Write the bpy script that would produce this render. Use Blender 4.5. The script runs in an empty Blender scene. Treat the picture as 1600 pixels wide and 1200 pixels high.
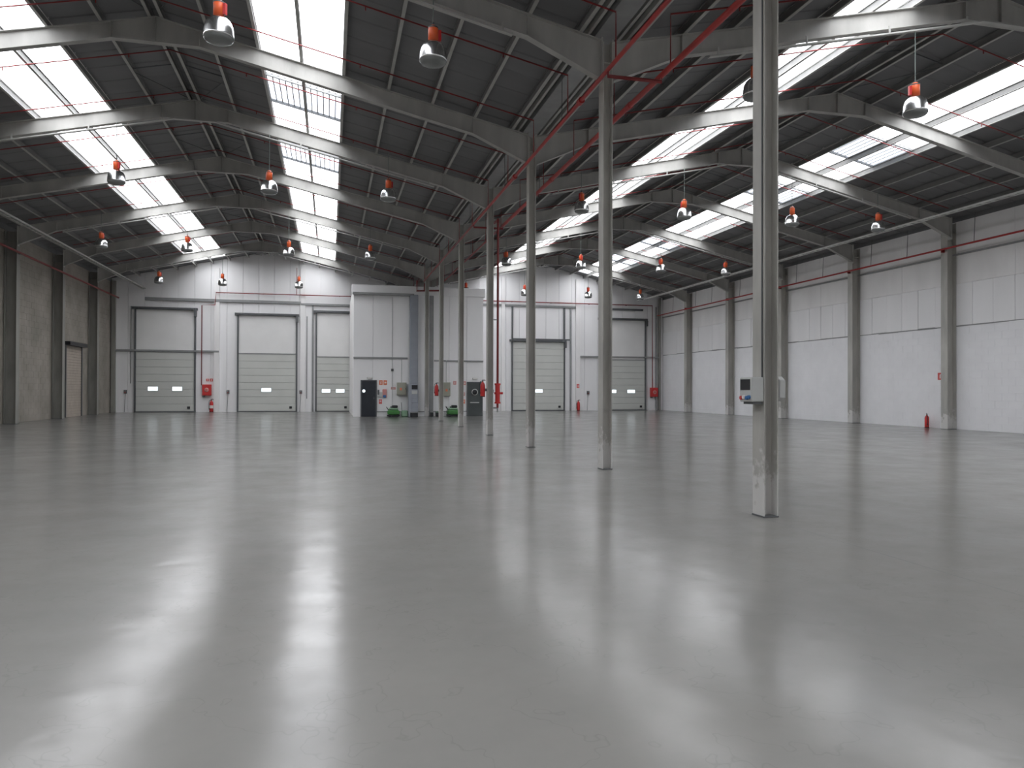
import bpy, math, random
from mathutils import Vector, Matrix
random.seed(4)
sc = bpy.context.scene
C = sc.collection

# ------------------------------------------------------------ camera
cam_d = bpy.data.cameras.new('camera')
cam_d.lens = 26.2; cam_d.sensor_width = 36; cam_d.clip_end = 300
cam = bpy.data.objects.new('camera', cam_d); C.objects.link(cam)
YAW, PIT, ROL = .239, .007, .003
Fv = Vector((math.sin(YAW)*math.cos(PIT), math.cos(YAW)*math.cos(PIT), math.sin(PIT)))
R0 = Vector((math.cos(YAW), -math.sin(YAW), 0)); U0 = R0.cross(Fv)
Rv = R0*math.cos(ROL) + U0*math.sin(ROL); Uv = U0*math.cos(ROL) - R0*math.sin(ROL)
M = Matrix((Rv, Uv, -Fv)).transposed().to_4x4(); M.translation = Vector((0, 0, 1.6))
cam.matrix_world = M
sc.camera = cam

# ------------------------------------------------------------ world: bright overcast sky
w = bpy.data.worlds.new('overcast_sky'); sc.world = w; w.use_nodes = True
bg = w.node_tree.nodes['Background']
bg.inputs[0].default_value = (.985, .98, 1, 1); bg.inputs[1].default_value = 7.3
sc.view_settings.view_transform = 'Standard'; sc.view_settings.look = 'None'
sc.view_settings.gamma = 1; sc.view_settings.use_curve_mapping = False
sc.view_settings.exposure = 0.0
sc.cycles.max_bounces = 10; sc.cycles.diffuse_bounces = 6; sc.cycles.glossy_bounces = 4
sc.cycles.transparent_max_bounces = 12; sc.cycles.use_denoising = True
sc.cycles.sample_clamp_indirect = 8; sc.cycles.caustics_reflective = False

# ------------------------------------------------------------ building dimensions (metres)
XL, XC, XR, YF, YB = -13.95, 5.38, 25.1, 53.5, -9.0
RL, RR = -4.22, 15.1            # ridges of the two naves
SL = .2235                      # roof slope
RZ = 10.97                      # roof underside at the ridge
def FY(i): return 8.455 + 5.744*i
BAY = 5.744

# ------------------------------------------------------------ materials
def mat(name, col, rough=.6, metal=0, var=.0, scale=3, bump=0, bscale=40, spec=.5, stretch=(1,1,1), col2=None, coat=0):
    m = bpy.data.materials.new(name); m.use_nodes = True
    nt = m.node_tree; N = nt.nodes; L = nt.links
    b = N['Principled BSDF']
    b.inputs['Base Color'].default_value = (*col, 1); b.inputs['Roughness'].default_value = rough
    b.inputs['Metallic'].default_value = metal; b.inputs['Specular IOR Level'].default_value = spec
    tc = N.new('ShaderNodeTexCoord'); mp = N.new('ShaderNodeMapping'); mp.inputs['Scale'].default_value = stretch
    L.new(tc.outputs['Object'], mp.inputs[0])
    if var or col2:
        n = N.new('ShaderNodeTexNoise'); n.inputs['Scale'].default_value = scale; n.inputs['Detail'].default_value = 6
        L.new(mp.outputs[0], n.inputs['Vector'])
        r = N.new('ShaderNodeValToRGB'); r.color_ramp.elements[0].position = .3; r.color_ramp.elements[1].position = .7
        a = tuple(c*(1-var) for c in col); c2 = col2 or tuple(min(1, c*(1+var)) for c in col)
        r.color_ramp.elements[0].color = (*a, 1); r.color_ramp.elements[1].color = (*c2, 1)
        L.new(n.outputs[0], r.inputs[0]); L.new(r.outputs[0], b.inputs['Base Color'])
    if bump:
        n2 = N.new('ShaderNodeTexNoise'); n2.inputs['Scale'].default_value = bscale; n2.inputs['Detail'].default_value = 5
        L.new(mp.outputs[0], n2.inputs['Vector'])
        bp = N.new('ShaderNodeBump'); bp.inputs['Strength'].default_value = bump; bp.inputs['Distance'].default_value = .01
        L.new(n2.outputs[0], bp.inputs['Height']); L.new(bp.outputs[0], b.inputs['Normal'])
    return m
M_ = dict(
 steel=mat('painted_steel', (.385,.38,.36), .55, var=.14, scale=2.2, stretch=(1,1,.35), bump=.15),
 column=mat('column_paint', (.42,.41,.38), .55, var=.2, scale=2.5, stretch=(1,1,.25), bump=.2),
 dcolumn=mat('dark_column_paint', (.24,.235,.215), .6, var=.2, scale=2.5, stretch=(1,1,.25)),
 purlin=mat('galvanised_purlin', (.40,.40,.38), .5, var=.1, scale=3),
 roof=mat('roof_sheet', (.16,.16,.165), .7, var=.08, scale=.8, stretch=(.6,2,1)),
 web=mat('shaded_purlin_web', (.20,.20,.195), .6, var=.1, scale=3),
 tray=mat('bright_galvanised', (.66,.66,.64), .45, var=.08),
 redmain=mat('red_main_paint', (.36,.02,.018), .42, var=.12, scale=2),
 joint=mat('dark_joint', (.05,.05,.055), .8),
 white=mat('white_wall_paint', (.80,.79,.785), .7, var=.05, scale=1.2, stretch=(1,1,.3)),
 panel=mat('white_sandwich_panel', (.82,.815,.82), .45, var=.03, scale=1, stretch=(1,1,.2)),
 block=mat('white_painted_block', (.83,.83,.845), .8, var=.025, scale=1.5, bump=.4, bscale=14),
 lblock=mat('bare_concrete_block', (.25,.235,.205), .9, var=.13, scale=.8, bump=.5, bscale=12, col2=(.33,.295,.26)),
 dframe=mat('dark_frame', (.10,.105,.11), .5, var=.1),
 gframe=mat('grey_frame', (.26,.265,.265), .5, var=.1),
 section=mat('door_section_grey', (.56,.57,.54), .45, var=.04, scale=.8),
 upper=mat('door_upper_white', (.76,.755,.745), .5, var=.04, scale=.8),
 shutter=mat('beige_shutter', (.38,.33,.28), .6, var=.08),
 red=mat('signal_red', (.55,.03,.03), .4, var=.1),
 redpipe=mat('red_pipe_paint', (.20,.014,.014), .45, var=.2, scale=2),
 orange=mat('orange_enamel', (.80,.13,.035), .4, var=.05),
 alu=mat('polished_aluminium', (.82,.83,.83), .22, 1, var=.05),
 cable=mat('grey_green_cable', (.22,.26,.24), .6, var=.1),
 black=mat('black_plastic', (.012,.013,.016), .4, var=.1),
 blackdoor=mat('near_black_door', (.012,.016,.024), .35, var=.1),
 greydoor=mat('dark_grey_door', (.055,.065,.065), .4, var=.1),
 green=mat('green_plastic', (.05,.20,.045), .45, var=.15),
 lime=mat('pale_green_plastic', (.22,.36,.24), .5, var=.1),
 olive=mat('olive_grey_enamel', (.33,.33,.27), .5, var=.06),
 cab=mat('blue_grey_enamel', (.30,.32,.36), .45, var=.05),
 lgrey=mat('light_grey_plastic', (.48,.49,.48), .5, var=.04),
 blue=mat('blue_plastic', (.03,.13,.33), .4, var=.05),
 sign=mat('sign_white', (.75,.72,.70), .5, var=.02),
 signred=mat('sign_red', (.62,.10,.09), .5, var=.05),
 orangesign=mat('sign_orange', (.75,.22,.12), .5, var=.05),
 pink=mat('faded_red', (.60,.27,.25), .6, var=.06),
 lens=mat('smoked_lens', (.17,.18,.175), .25, var=.05),
 base=mat('base_scuffs', (.42,.41,.39), .8, var=.3, scale=9),
)
def wear(m):
    nt = m.node_tree; N = nt.nodes; L = nt.links; b = N['Principled BSDF']
    src = b.inputs['Base Color'].links[0].from_socket
    tc = N.new('ShaderNodeTexCoord'); sp = N.new('ShaderNodeSeparateXYZ'); L.new(tc.outputs['Object'], sp.inputs[0])
    mr = N.new('ShaderNodeMapRange'); mr.inputs[1].default_value = 1.3; mr.inputs[2].default_value = 0; mr.inputs[3].default_value = -.25; mr.inputs[4].default_value = .45
    L.new(sp.outputs[2], mr.inputs[0])
    n = N.new('ShaderNodeTexNoise'); n.inputs['Scale'].default_value = 7; n.inputs['Detail'].default_value = 6; L.new(tc.outputs['Object'], n.inputs['Vector'])
    ad = N.new('ShaderNodeMath'); L.new(n.outputs[0], ad.inputs[0]); L.new(mr.outputs[0], ad.inputs[1])
    r = N.new('ShaderNodeValToRGB'); r.color_ramp.elements[0].position = .60; r.color_ramp.elements[1].position = .72; L.new(ad.outputs[0], r.inputs[0])
    mx = N.new('ShaderNodeMixRGB'); L.new(r.outputs[0], mx.inputs[0]); L.new(src, mx.inputs[1]); mx.inputs[2].default_value = (.60,.59,.57,1)
    L.new(mx.outputs[0], b.inputs['Base Color'])
wear(M_['column'])
def emis(name, col, s):
    m = bpy.data.materials.new(name); m.use_nodes = True; N = m.node_tree.nodes
    b = N['Principled BSDF']; b.inputs['Base Color'].default_value = (*col,1)
    b.inputs['Emission Color'].default_value = (*col,1); b.inputs['Emission Strength'].default_value = s
    return m
M_['litpane'] = emis('daylit_pane', (.85,.95,1), 1.6)  # daylight in the dock door panes, and the glare on the black door

def floor_mat():
    m = bpy.data.materials.new('sealed_grey_floor'); m.use_nodes = True
    nt = m.node_tree; N = nt.nodes; L = nt.links; b = N['Principled BSDF']
    tc = N.new('ShaderNodeTexCoord')
    def noise(s, d, rough=.55, st=(1,1,1)):
        mp = N.new('ShaderNodeMapping'); mp.inputs['Scale'].default_value = st
        n = N.new('ShaderNodeTexNoise'); n.inputs['Scale'].default_value = s; n.inputs['Detail'].default_value = d; n.inputs['Roughness'].default_value = rough
        L.new(tc.outputs['Object'], mp.inputs[0]); L.new(mp.outputs[0], n.inputs['Vector']); return n
    n1 = noise(.35, 10, .7); r1 = N.new('ShaderNodeValToRGB')
    r1.color_ramp.elements[0].position = .3; r1.color_ramp.elements[1].position = .7
    r1.color_ramp.elements[0].color = (.232,.228,.218,1); r1.color_ramp.elements[1].color = (.272,.263,.247,1)
    L.new(n1.outputs[0], r1.inputs[0])
    # scuffs: thin meandering dark lines
    n2 = noise(.9, 4, .6); a = N.new('ShaderNodeMath'); a.operation = 'SUBTRACT'; a.inputs[1].default_value = .5
    L.new(n2.outputs[0], a.inputs[0]); ab = N.new('ShaderNodeMath'); ab.operation = 'ABSOLUTE'; L.new(a.outputs[0], ab.inputs[0])
    mr = N.new('ShaderNodeMapRange'); mr.inputs[1].default_value = 0; mr.inputs[2].default_value = .004; mr.inputs[3].default_value = .90; mr.inputs[4].default_value = 1
    L.new(ab.outputs[0], mr.inputs[0])
    mx = N.new('ShaderNodeMixRGB'); mx.blend_type = 'MULTIPLY'; mx.inputs[0].default_value = 1
    L.new(r1.outputs[0], mx.inputs[1]); L.new(mr.outputs[0], mx.inputs[2]); L.new(mx.outputs[0], b.inputs['Base Color'])
    n3 = noise(1.1, 8, .7); r3 = N.new('ShaderNodeMapRange'); r3.inputs[1].default_value = .3; r3.inputs[2].default_value = .7
    r3.inputs[3].default_value = .14; r3.inputs[4].default_value = .20
    L.new(n3.outputs[0], r3.inputs[0]); L.new(r3.outputs[0], b.inputs['Roughness'])
    n4 = noise(2.0, 4, .45); bp = N.new('ShaderNodeBump'); bp.inputs['Strength'].default_value = .6; bp.inputs['Distance'].default_value = .006
    L.new(n4.outputs[0], bp.inputs['Height']); L.new(bp.outputs[0], b.inputs['Normal'])
    # matt slab under a thin sealer: diffuse mixed with a compact gloss lobe
    df = N.new('ShaderNodeBsdfDiffuse'); gl = N.new('ShaderNodeBsdfAnisotropic'); gl.distribution = 'BECKMANN'
    fr = N.new('ShaderNodeFresnel'); fr.inputs[0].default_value = 1.38; ms = N.new('ShaderNodeMixShader')
    L.new(mx.outputs[0], df.inputs[0]); gl.inputs['Color'].default_value = (.93,.94,.96,1)
    L.new(r3.outputs[0], gl.inputs['Roughness'])
    g2 = N.new('ShaderNodeBsdfAnisotropic'); g2.distribution = 'BECKMANN'; g2.inputs['Roughness'].default_value = .285
    g2.inputs['Color'].default_value = (.93,.94,.96,1)
    for q in (df, gl, g2): L.new(bp.outputs[0], q.inputs['Normal'])
    gm = N.new('ShaderNodeMixShader'); gm.inputs[0].default_value = .36
    L.new(gl.outputs[0], gm.inputs[1]); L.new(g2.outputs[0], gm.inputs[2])
    n5 = noise(2.6, 10, .72, (1,1.6,1)); r5 = N.new('ShaderNodeMapRange')       # worn and polished patches of the sealer
    r5.inputs[1].default_value = .35; r5.inputs[2].default_value = .65; r5.inputs[3].default_value = .80; r5.inputs[4].default_value = 1.06
    L.new(n5.outputs[0], r5.inputs[0])
    n6 = noise(.8, 12, .75); r6 = N.new('ShaderNodeMapRange'); r6.inputs[1].default_value = .36; r6.inputs[2].default_value = .64
    r6.inputs[3].default_value = .70; r6.inputs[4].default_value = 1.0; L.new(n6.outputs[0], r6.inputs[0])
    for q in (gl, g2): L.new(r6.outputs[0], q.inputs['Color'])
    mu = N.new('ShaderNodeMath'); mu.operation = 'MULTIPLY'; mu.use_clamp = True
    L.new(fr.outputs[0], mu.inputs[0]); L.new(r5.outputs[0], mu.inputs[1])
    L.new(mu.outputs[0], ms.inputs[0]); L.new(df.outputs[0], ms.inputs[1]); L.new(gm.outputs[0], ms.inputs[2])
    L.new(ms.outputs[0], N['Material Output'].inputs[0]); N.remove(b)
    return m
M_['floor'] = floor_mat()
def pane_mat(name, t):
    m = bpy.data.materials.new(name); m.use_nodes = True
    N = m.node_tree.nodes; L = m.node_tree.links; N.remove(N['Principled BSDF'])
    tr = N.new('ShaderNodeBsdfTransparent'); tr.inputs[0].default_value = (*t,1)
    tl = N.new('ShaderNodeBsdfTranslucent'); tl.inputs[0].default_value = (.85,.87,.88,1)
    mx = N.new('ShaderNodeMixShader'); mx.inputs[0].default_value = .3
    L.new(tr.outputs[0], mx.inputs[1]); L.new(tl.outputs[0], mx.inputs[2]); L.new(mx.outputs[0], N['Material Output'].inputs[0])
    return m
M_['pane'] = pane_mat('translucent_roof_sheet', (.93,.95,.97))
M_['vpane'] = pane_mat('vent_glazing', (.15,.18,.235))

# ------------------------------------------------------------ mesh helpers
class MB:
    def __init__(s): s.v = []; s.f = []; s.mi = []; s.sm = []
    def add(s, vs, fs, mi=0, smooth=False):
        o = len(s.v); s.v += [tuple(v) for v in vs]
        for f in fs: s.f.append(tuple(i+o for i in f)); s.mi.append(mi); s.sm.append(smooth)
        return s
    def box(s, x0, x1, y0, y1, z0, z1, mi=0):
        return s.add([(x0,y0,z0),(x1,y0,z0),(x1,y1,z0),(x0,y1,z0),(x0,y0,z1),(x1,y0,z1),(x1,y1,z1),(x0,y1,z1)],
              [(0,3,2,1),(4,5,6,7),(0,1,5,4),(1,2,6,5),(2,3,7,6),(3,0,4,7)], mi)
    def hexa(s, p, mi=0):
        return s.add(p, [(0,3,2,1),(4,5,6,7),(0,1,5,4),(1,2,6,5),(2,3,7,6),(3,0,4,7)], mi)
    def bbox(s, x0, x1, y0, y1, z0, z1, b=.01, mi=0):   # bevelled box
        import itertools
        vs = []; idx = {}
        X=(x0,x1);Y=(y0,y1);Z=(z0,z1)
        for i,j,k in itertools.product((0,1),repeat=3):
            sx,sy,sz = (1,-1)[i],(1,-1)[j],(1,-1)[k]
            for a in range(3):
                p = [X[i]+sx*b, Y[j]+sy*b, Z[k]+sz*b]; p[a] = (X[i],Y[j],Z[k])[a]
                idx[(i,j,k,a)] = len(vs); vs.append(tuple(p))
        fs = []
        for a in range(3):
            o = [c for c in range(3) if c != a]
            for e in (0,1):
                q = []
                for (m,n) in ((0,0),(1,0),(1,1),(0,1)):
                    t=[0,0,0]; t[a]=e; t[o[0]]=m; t[o[1]]=n; q.append(idx[(*t,a)])
                fs.append(tuple(q))
        for a in range(3):
            o = [c for c in range(3) if c != a]
            for m in (0,1):
                for n in (0,1):
                    q=[]
                    for (e,c) in ((0,o[0]),(0,o[1]),(1,o[1]),(1,o[0])):
                        t=[0,0,0]; t[a]=e; t[o[0]]=m; t[o[1]]=n; q.append(idx[(*t,c)])
                    fs.append(tuple(q))
        for i,j,k in itertools.product((0,1),repeat=3): fs.append(tuple(idx[(i,j,k,a)] for a in range(3)))
        return s.add(vs, fs, mi)
    def tube(s, pts, r, n=8, mi=0, caps=True):
        pts = [Vector(p) for p in pts]; rings = []
        for i, p in enumerate(pts):
            d = (pts[min(i+1,len(pts)-1)] - pts[max(i-1,0)]).normalized()
            a = Vector((0,0,1)) if abs(d.z) < .9 else Vector((0,1,0))
            u = d.cross(a).normalized(); v = d.cross(u)
            k = r[i] if isinstance(r,(list,tuple)) else r
            rings.append([p + (u*math.cos(t*2*math.pi/n) + v*math.sin(t*2*math.pi/n))*k for t in range(n)])
        vs = [q for ring in rings for q in ring]; fs = []
        for i in range(len(rings)-1):
            for t in range(n): fs.append((i*n+t, i*n+(t+1)%n, (i+1)*n+(t+1)%n, (i+1)*n+t))
        s.add(vs, fs, mi, True)
        if caps: s.add(rings[0], [tuple(range(n))], mi); s.add(rings[-1], [tuple(range(n))], mi)
        return s
    def lathe(s, prof, c=(0,0,0), n=20, mi=0):
        vs = []; fs = []
        for r, z in prof:
            for t in range(n): vs.append((c[0]+r*math.cos(t*2*math.pi/n), c[1]+r*math.sin(t*2*math.pi/n), c[2]+z))
        for i in range(len(prof)-1):
            for t in range(n): fs.append((i*n+t, i*n+(t+1)%n, (i+1)*n+(t+1)%n, (i+1)*n+t))
        return s.add(vs, fs, mi, True)
    def mesh(s, name, m):
        me = bpy.data.meshes.new(name); me.from_pydata(s.v, [], s.f)
        for x in (m if isinstance(m,(list,tuple)) else [m]): me.materials.append(M_[x])
        me.polygons.foreach_set('material_index', s.mi); me.polygons.foreach_set('use_smooth', s.sm)
        me.update(); 
        import bmesh
        b = bmesh.new(); b.from_mesh(me); bmesh.ops.recalc_face_normals(b, faces=b.faces); b.to_mesh(me); b.free()
        return me
    def build(s, name, m, parent=None, loc=None):
        o = bpy.data.objects.new(name, s.mesh(name, m)); C.objects.link(o)
        if parent: o.parent = parent
        if loc: o.location = loc
        return o
def tag(o, label, cat, group=None):
    o['label'] = label; o['category'] = cat
    if group: o['group'] = group
    return o
def st(o): o['kind'] = 'structure'; return o
def empty(name, loc=(0,0,0)):
    o = bpy.data.objects.new(name, None); C.objects.link(o); o.location = loc; o.empty_display_size = .2
    return o
def inst(src, parent=None, loc=None, rz=None):
    c = src.copy(); C.objects.link(c); c.parent = parent if parent else src.parent
    if loc is not None: c.location = loc
    if rz is not None: c.rotation_euler.z = rz
    return c
def tree(src, loc, rz=0, parent=None):
    c = src.copy(); C.objects.link(c)
    if parent: c.parent = parent
    c.location = loc if loc is not None else src.location
    if loc is not None: c.rotation_euler.z = rz
    for ch in list(src.children): tree(ch, None, 0, c)
    return c
ORD = ['nearest','second','third','fourth','fifth','sixth','seventh','eighth']

# ------------------------------------------------------------ floor
fl = st(MB().box(XL-.3, XR+.3, YB-.3, YF+.3, -.3, 0).build('floor', 'floor'))
# expansion joints sawn in the slab, along the column row and across at alternate frames
j = MB()
j.box(XC-.13, XC-.125, YB, YF, .0002, .0005)
jj = j.build('sawn_joint', 'dframe', fl)

# ------------------------------------------------------------ roof
ceil = st(empty('ceiling'))
def zroof(x):
    r = RL if x < XC else RR
    return RZ - SL*abs(x-r)
SKY = (2.42, 4.50)
VAL = .32
def roof_panel_mesh(r, s, a, b):
    """sheet from offset a to b down one slope, half a bay long, ribs every 0.36 m"""
    m = MB(); L = BAY/2; n = 3; d = L/n; vs = []; ys = []
    for k in range(n):
        y = k*d; ys += [(y, 0), (y+d-.12, 0), (y+d-.09, .02), (y+d-.03, .02)]
    ys.append((L, 0))
    for o in (a, b):
        for y, h in ys: vs.append((r+s*o, y, RZ-SL*o+h))
    N = len(ys)
    m.add(vs, [(i, i+1, N+i+1, N+i) for i in range(N-1)])
    # outer skin so that no light leaks and the sheet has thickness
    m.box(0,0,0,0,0,0) if False else None
    t = .09
    m.hexa([(r+s*a,0,RZ-SL*a+.05),(r+s*b,0,RZ-SL*b+.05),(r+s*b,L,RZ-SL*b+.05),(r+s*a,L,RZ-SL*a+.05),
            (r+s*a,0,RZ-SL*a+t),(r+s*b,0,RZ-SL*b+t),(r+s*b,L,RZ-SL*b+t),(r+s*a,L,RZ-SL*a+t)])
    return m
def spans(r, s):
    end = (XC-VAL-r) if s > 0 and r == RL else (r-(XC+VAL)) if s < 0 and r == RR else (r-XL+.25 if s < 0 else XR+.25-r)
    return [(0, SKY[0]), (SKY[1], end)]
nb = []
y = FY(-3)
HB = [y + k*BAY/2 for k in range(23)]
for r in (RL, RR):
    for s in (-1, 1):
        for a, b in spans(r, s):
            src = roof_panel_mesh(r, s, a, b).build('roof_panel', 'roof', ceil)
            src.location = (0, HB[0], 0)
            for yy in HB[1:]: inst(src, ceil, (0, yy, 0))
# lap joints between roof sheets (dark seam strips below mid-bay laps)
def purlin_mesh(x, s, y0=FY(-3), y1=YF+.1):
    z = zroof(x) - .005; m = MB()
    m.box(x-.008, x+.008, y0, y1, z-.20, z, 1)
    m.box(x-.038, x+.038, y0, y1, z-.205, z-.19)
    m.box(x-.04, x+.04, y0, y1, z-.02, z-.003, 1)
    return m
OFF = [.14, 1.22, 2.40, 3.46, 4.52, 5.68, 6.84, 8.0, 9.05]
for r in (RL, RR):
    for s in (-1, 1):
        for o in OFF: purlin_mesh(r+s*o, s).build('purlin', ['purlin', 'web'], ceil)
# sag rods and wind braces near the ridge, one set per bay
br = MB(); 
def rod(m, p, q, r=.015): m.tube([p, q], r, 6)
src = []
for r in (RL, RR):
    m = MB(); 
    z = lambda x: RZ - SL*abs(x-r) - .12
    for s in (-1, 1):
        rod(m, (r+s*.14, 0, z(r+.14)), (r+s*1.22, 0, z(r+1.22)), .018)
        rod(m, (r+s*.14, 2.5, z(r+.14)-.05), (r+s*1.22, 0.1, z(r+1.22)-.05), .014)
        rod(m, (r+s*.14, 1.9, z(r+.14)), (r-s*.14, 1.9, z(r+.14)), .018)
    a = m.build('ridge_brace', 'dframe', ceil, (0, FY(-1)+BAY*.5, 0))
    for i in range(0, 8): inst(a, ceil, (0, FY(i)+BAY*.5, 0))
# valley gutter over the central columns
g = MB()
zg = zroof(XC-VAL)
g.box(XC-.22, XC-.20, FY(-3), YF+.1, zg-.14, zg+.12); g.box(XC+.20, XC+.22, FY(-3), YF+.1, zg-.14, zg+.12)
g.box(XC-.22, XC+.22, FY(-3), YF+.1, zg-.16, zg-.14)
MB().box(XC-.5, XC+.5, FY(-3), YF+.1, zg+.13, zg+.17).build('valley_sheet', 'roof', ceil)
for q in (-.52, -.34, .34, .52): MB().box(XC+q-.03, XC+q+.03, FY(-3), YF+.1, zg-.12, zg+.02).build('edge_purlin', 'purlin', ceil)
g.build('valley_gutter', 'gframe', ceil)
# eave closers over the side walls
for x0, x1 in ((XL-.35, XL+.03), (XR-.03, XR+.35)):
    MB().box(x0, x1, FY(-3), YF+.1, 8.55, 9.02).build('eave_closer', 'roof', ceil)

# ------------------------------------------------------------ skylights
VENTS = {(RL, 1): (2, 3), (RR, 1): (2, 3, 5, 6)}
wn = 1
for r in (RL, RR):
    for s in (-1, 1):
        win = st(empty('window_%d' % wn, (r, 0, 0))); wn += 1
        win.location = (0,0,0)
        proto = {}
        for half, (a, b) in enumerate(((SKY[0], 3.46), (3.46, SKY[1]))):
            for i in range(-3, 8):
                y0, y1 = FY(i), (FY(i+1) if i < 7 else YF-.9)
                segs = [(y0, y1, 'pane')]
                if i in VENTS.get((r, s), ()):
                    segs = [(y0, y0+1.85, 'pane'), (y0+1.85, y0+3.85, 'vpane'), (y0+3.85, y1, 'pane')]
                for c, d, mt in segs:
                    m = MB(); za, zb = RZ-SL*a+.03, RZ-SL*b+.03
                    m.add([(r+s*a,c,za),(r+s*b,c,zb),(r+s*b,d,zb),(r+s*a,d,za)], [(0,1,2,3)])
                    m.build('pane', mt, win)
        a, b = SKY[0]-.02, SKY[1]+.02; za, zb = RZ-SL*a, RZ-SL*b
        MB().hexa([(r+s*a,YF-.95,za),(r+s*b,YF-.95,zb),(r+s*b,YF+.12,zb),(r+s*a,YF+.12,za),(r+s*a,YF-.95,za+.09),(r+s*b,YF-.95,zb+.09),(r+s*b,YF+.12,zb+.09),(r+s*a,YF+.12,za+.09)]).build('light_stop_sheet', 'roof', win)  # added closure sheet, ends the skylight early to cut light on the gable
        # side flashings
        for o in (SKY[0]-.02, SKY[1]+.02):
            MB().box(r+s*o-.03, r+s*o+.03, FY(-3), YF, RZ-SL*o-.03, RZ-SL*o+.09).build('flashing', 'white', win)
        for i in VENTS.get((r, s), ()):
            # louvred smoke vent: frame bars across, fine glazing bars
            y0 = FY(i)+1.85; fr = MB(); gl = MB()
            for yy in (y0, y0+1.94):
                for a, b in ((SKY[0], SKY[1]),):
                    za, zb = RZ-SL*a, RZ-SL*b
                    fr.hexa([(r+s*a,yy,za-.06),(r+s*b,yy,zb-.06),(r+s*b,yy+.06,zb-.06),(r+s*a,yy+.06,za-.06),
                             (r+s*a,yy,za+.02),(r+s*b,yy,zb+.02),(r+s*b,yy+.06,zb+.02),(r+s*a,yy+.06,za+.02)])
            for k in range(1, 12):
                o = SKY[0] + (SKY[1]-SKY[0])*k/12
                gl.box(r+s*o-.016, r+s*o+.016, y0, y0+1.95, RZ-SL*o-.005, RZ-SL*o+.02)
            gl2 = gl
            fr.build('vent_frame', 'gframe', win); gl2.build('glazing_bar', 'lgrey', win)

# daylight sampling portals in the roof openings
for r in (RL, RR):
    for s in (-1, 1):
        for k in range(2):
            ya, yb = (FY(-3), FY(2)) if k == 0 else (FY(2), YF-.9)
            ld = bpy.data.lights.new('daylight_portal', 'AREA'); ld.shape = 'RECTANGLE'
            ld.size = (SKY[1]-SKY[0])/math.cos(math.atan(SL)); ld.size_y = yb-ya
            ld.cycles.is_portal = True
            o = bpy.data.objects.new('daylight_portal', ld); C.objects.link(o)
            om = (SKY[0]+SKY[1])/2
            o.location = (r+s*om, (ya+yb)/2, RZ-SL*om+.12); o.rotation_euler = (0, s*math.atan(SL), 0)

# ------------------------------------------------------------ side, back and rear walls
# right wall: painted block up to 4.2 m, tall sheets above
wr = st(MB().box(XR+.06, XR+.3, YB, YF+.3, 0, 8.9).build('wall_right', 'white'))
def blockwork(x, s, y0, y1, z1, bw, bh, m_):
    m = MB(); g = .005
    rows = int(round(z1/bh))
    for k in range(rows):
        off = (k % 2)*bw/2; yy = y0 - off
        while yy < y1:
            a, b = max(yy, y0)+g/2, min(yy+bw, y1)-g/2
            if b > a:
                jx = random.uniform(-.003, .003)
                z0_, z1_ = k*bh+g/2, (k+1)*bh-g/2
                xf = x + s*jx*.5; c = .003
                m.add([(x-s*.01,a,z0_),(x-s*.01,b,z0_),(x-s*.01,b,z1_),(x-s*.01,a,z1_),(xf,a+c,z0_+c),(xf,b-c,z0_+c),(xf,b-c,z1_-c),(xf,a+c,z1_-c)],
                      [(4,5,6,7),(0,1,5,4),(1,2,6,5),(2,3,7,6),(3,0,4,7)])
            yy += bw
    return m
bk = blockwork(XR, -1, YB, YF, 4.2, .6, .3, 'block').build('block_courses', 'block', wr); bk['kind'] = 'stuff'
MB().box(XR+.006, XR+.07, YB, YF, 0, 4.2).build('mortar_bed', 'block', wr)
# uneven painted top edge of the blockwork
tm = MB(); yy = YB
while yy < YF:
    L_ = random.uniform(.5, 1.6); h = random.uniform(-.03, .035)
    tm.box(XR-.012, XR+.06, yy, min(yy+L_, YF), 4.2, 4.235+h*.5); tm.box(XR+.0, XR+.061, yy, min(yy+L_,YF), 4.235, 4.30, 1); yy += L_
tm.build('block_top_edge', ['block', 'gframe'], wr)
for i in range(-3, 8):
    y0, y1 = FY(i), min(FY(i+1), YF)
    n = 6 if i >= 2 else 2
    for k in range(n):
        a, b = y0+(y1-y0)*k/n, y0+(y1-y0)*(k+1)/n
        pr = random.choice((0, .0, .006, .012))
        MB().bbox(XR+.0-pr, XR+.07, a+.006, b-.006, 4.28, 5.99, .006).build('wall_panel', 'panel', wr)
    for k in range(2):
        a, b = y0+(y1-y0)*k/2, y0+(y1-y0)*(k+1)/2
        MB().bbox(XR+.012, XR+.07, a+.004, b-.004, 6.0, 7.2, .004).build('wall_panel', 'white', wr)
        MB().bbox(XR-.02, XR+.07, a+.004, b-.004, 7.24, 8.6, .006).build('wall_panel', 'white', wr)
MB().box(XR-.05, XR+.06, YB, YF, 7.17, 7.24).build('wall_rail', 'gframe', wr)
# left wall: bare concrete block
wl = st(MB().box(XL-.3, XL-.06, YB, YF+.3, 0, 8.9).build('wall_left', 'lblock'))
bk = blockwork(XL, 1, YB, YF, 8.7, .6, .3, 'lblock').build('block_courses', 'lblock', wl); bk['kind'] = 'stuff'
MB().box(XL-.07, XL-.008, YB, YF, 0, 8.7).build('mortar_bed', 'lblock', wl)
st(MB().box(XL-.3, XR+.3, YB-.3, YB, 0, 11.2).build('wall_rear', 'white'))
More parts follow.
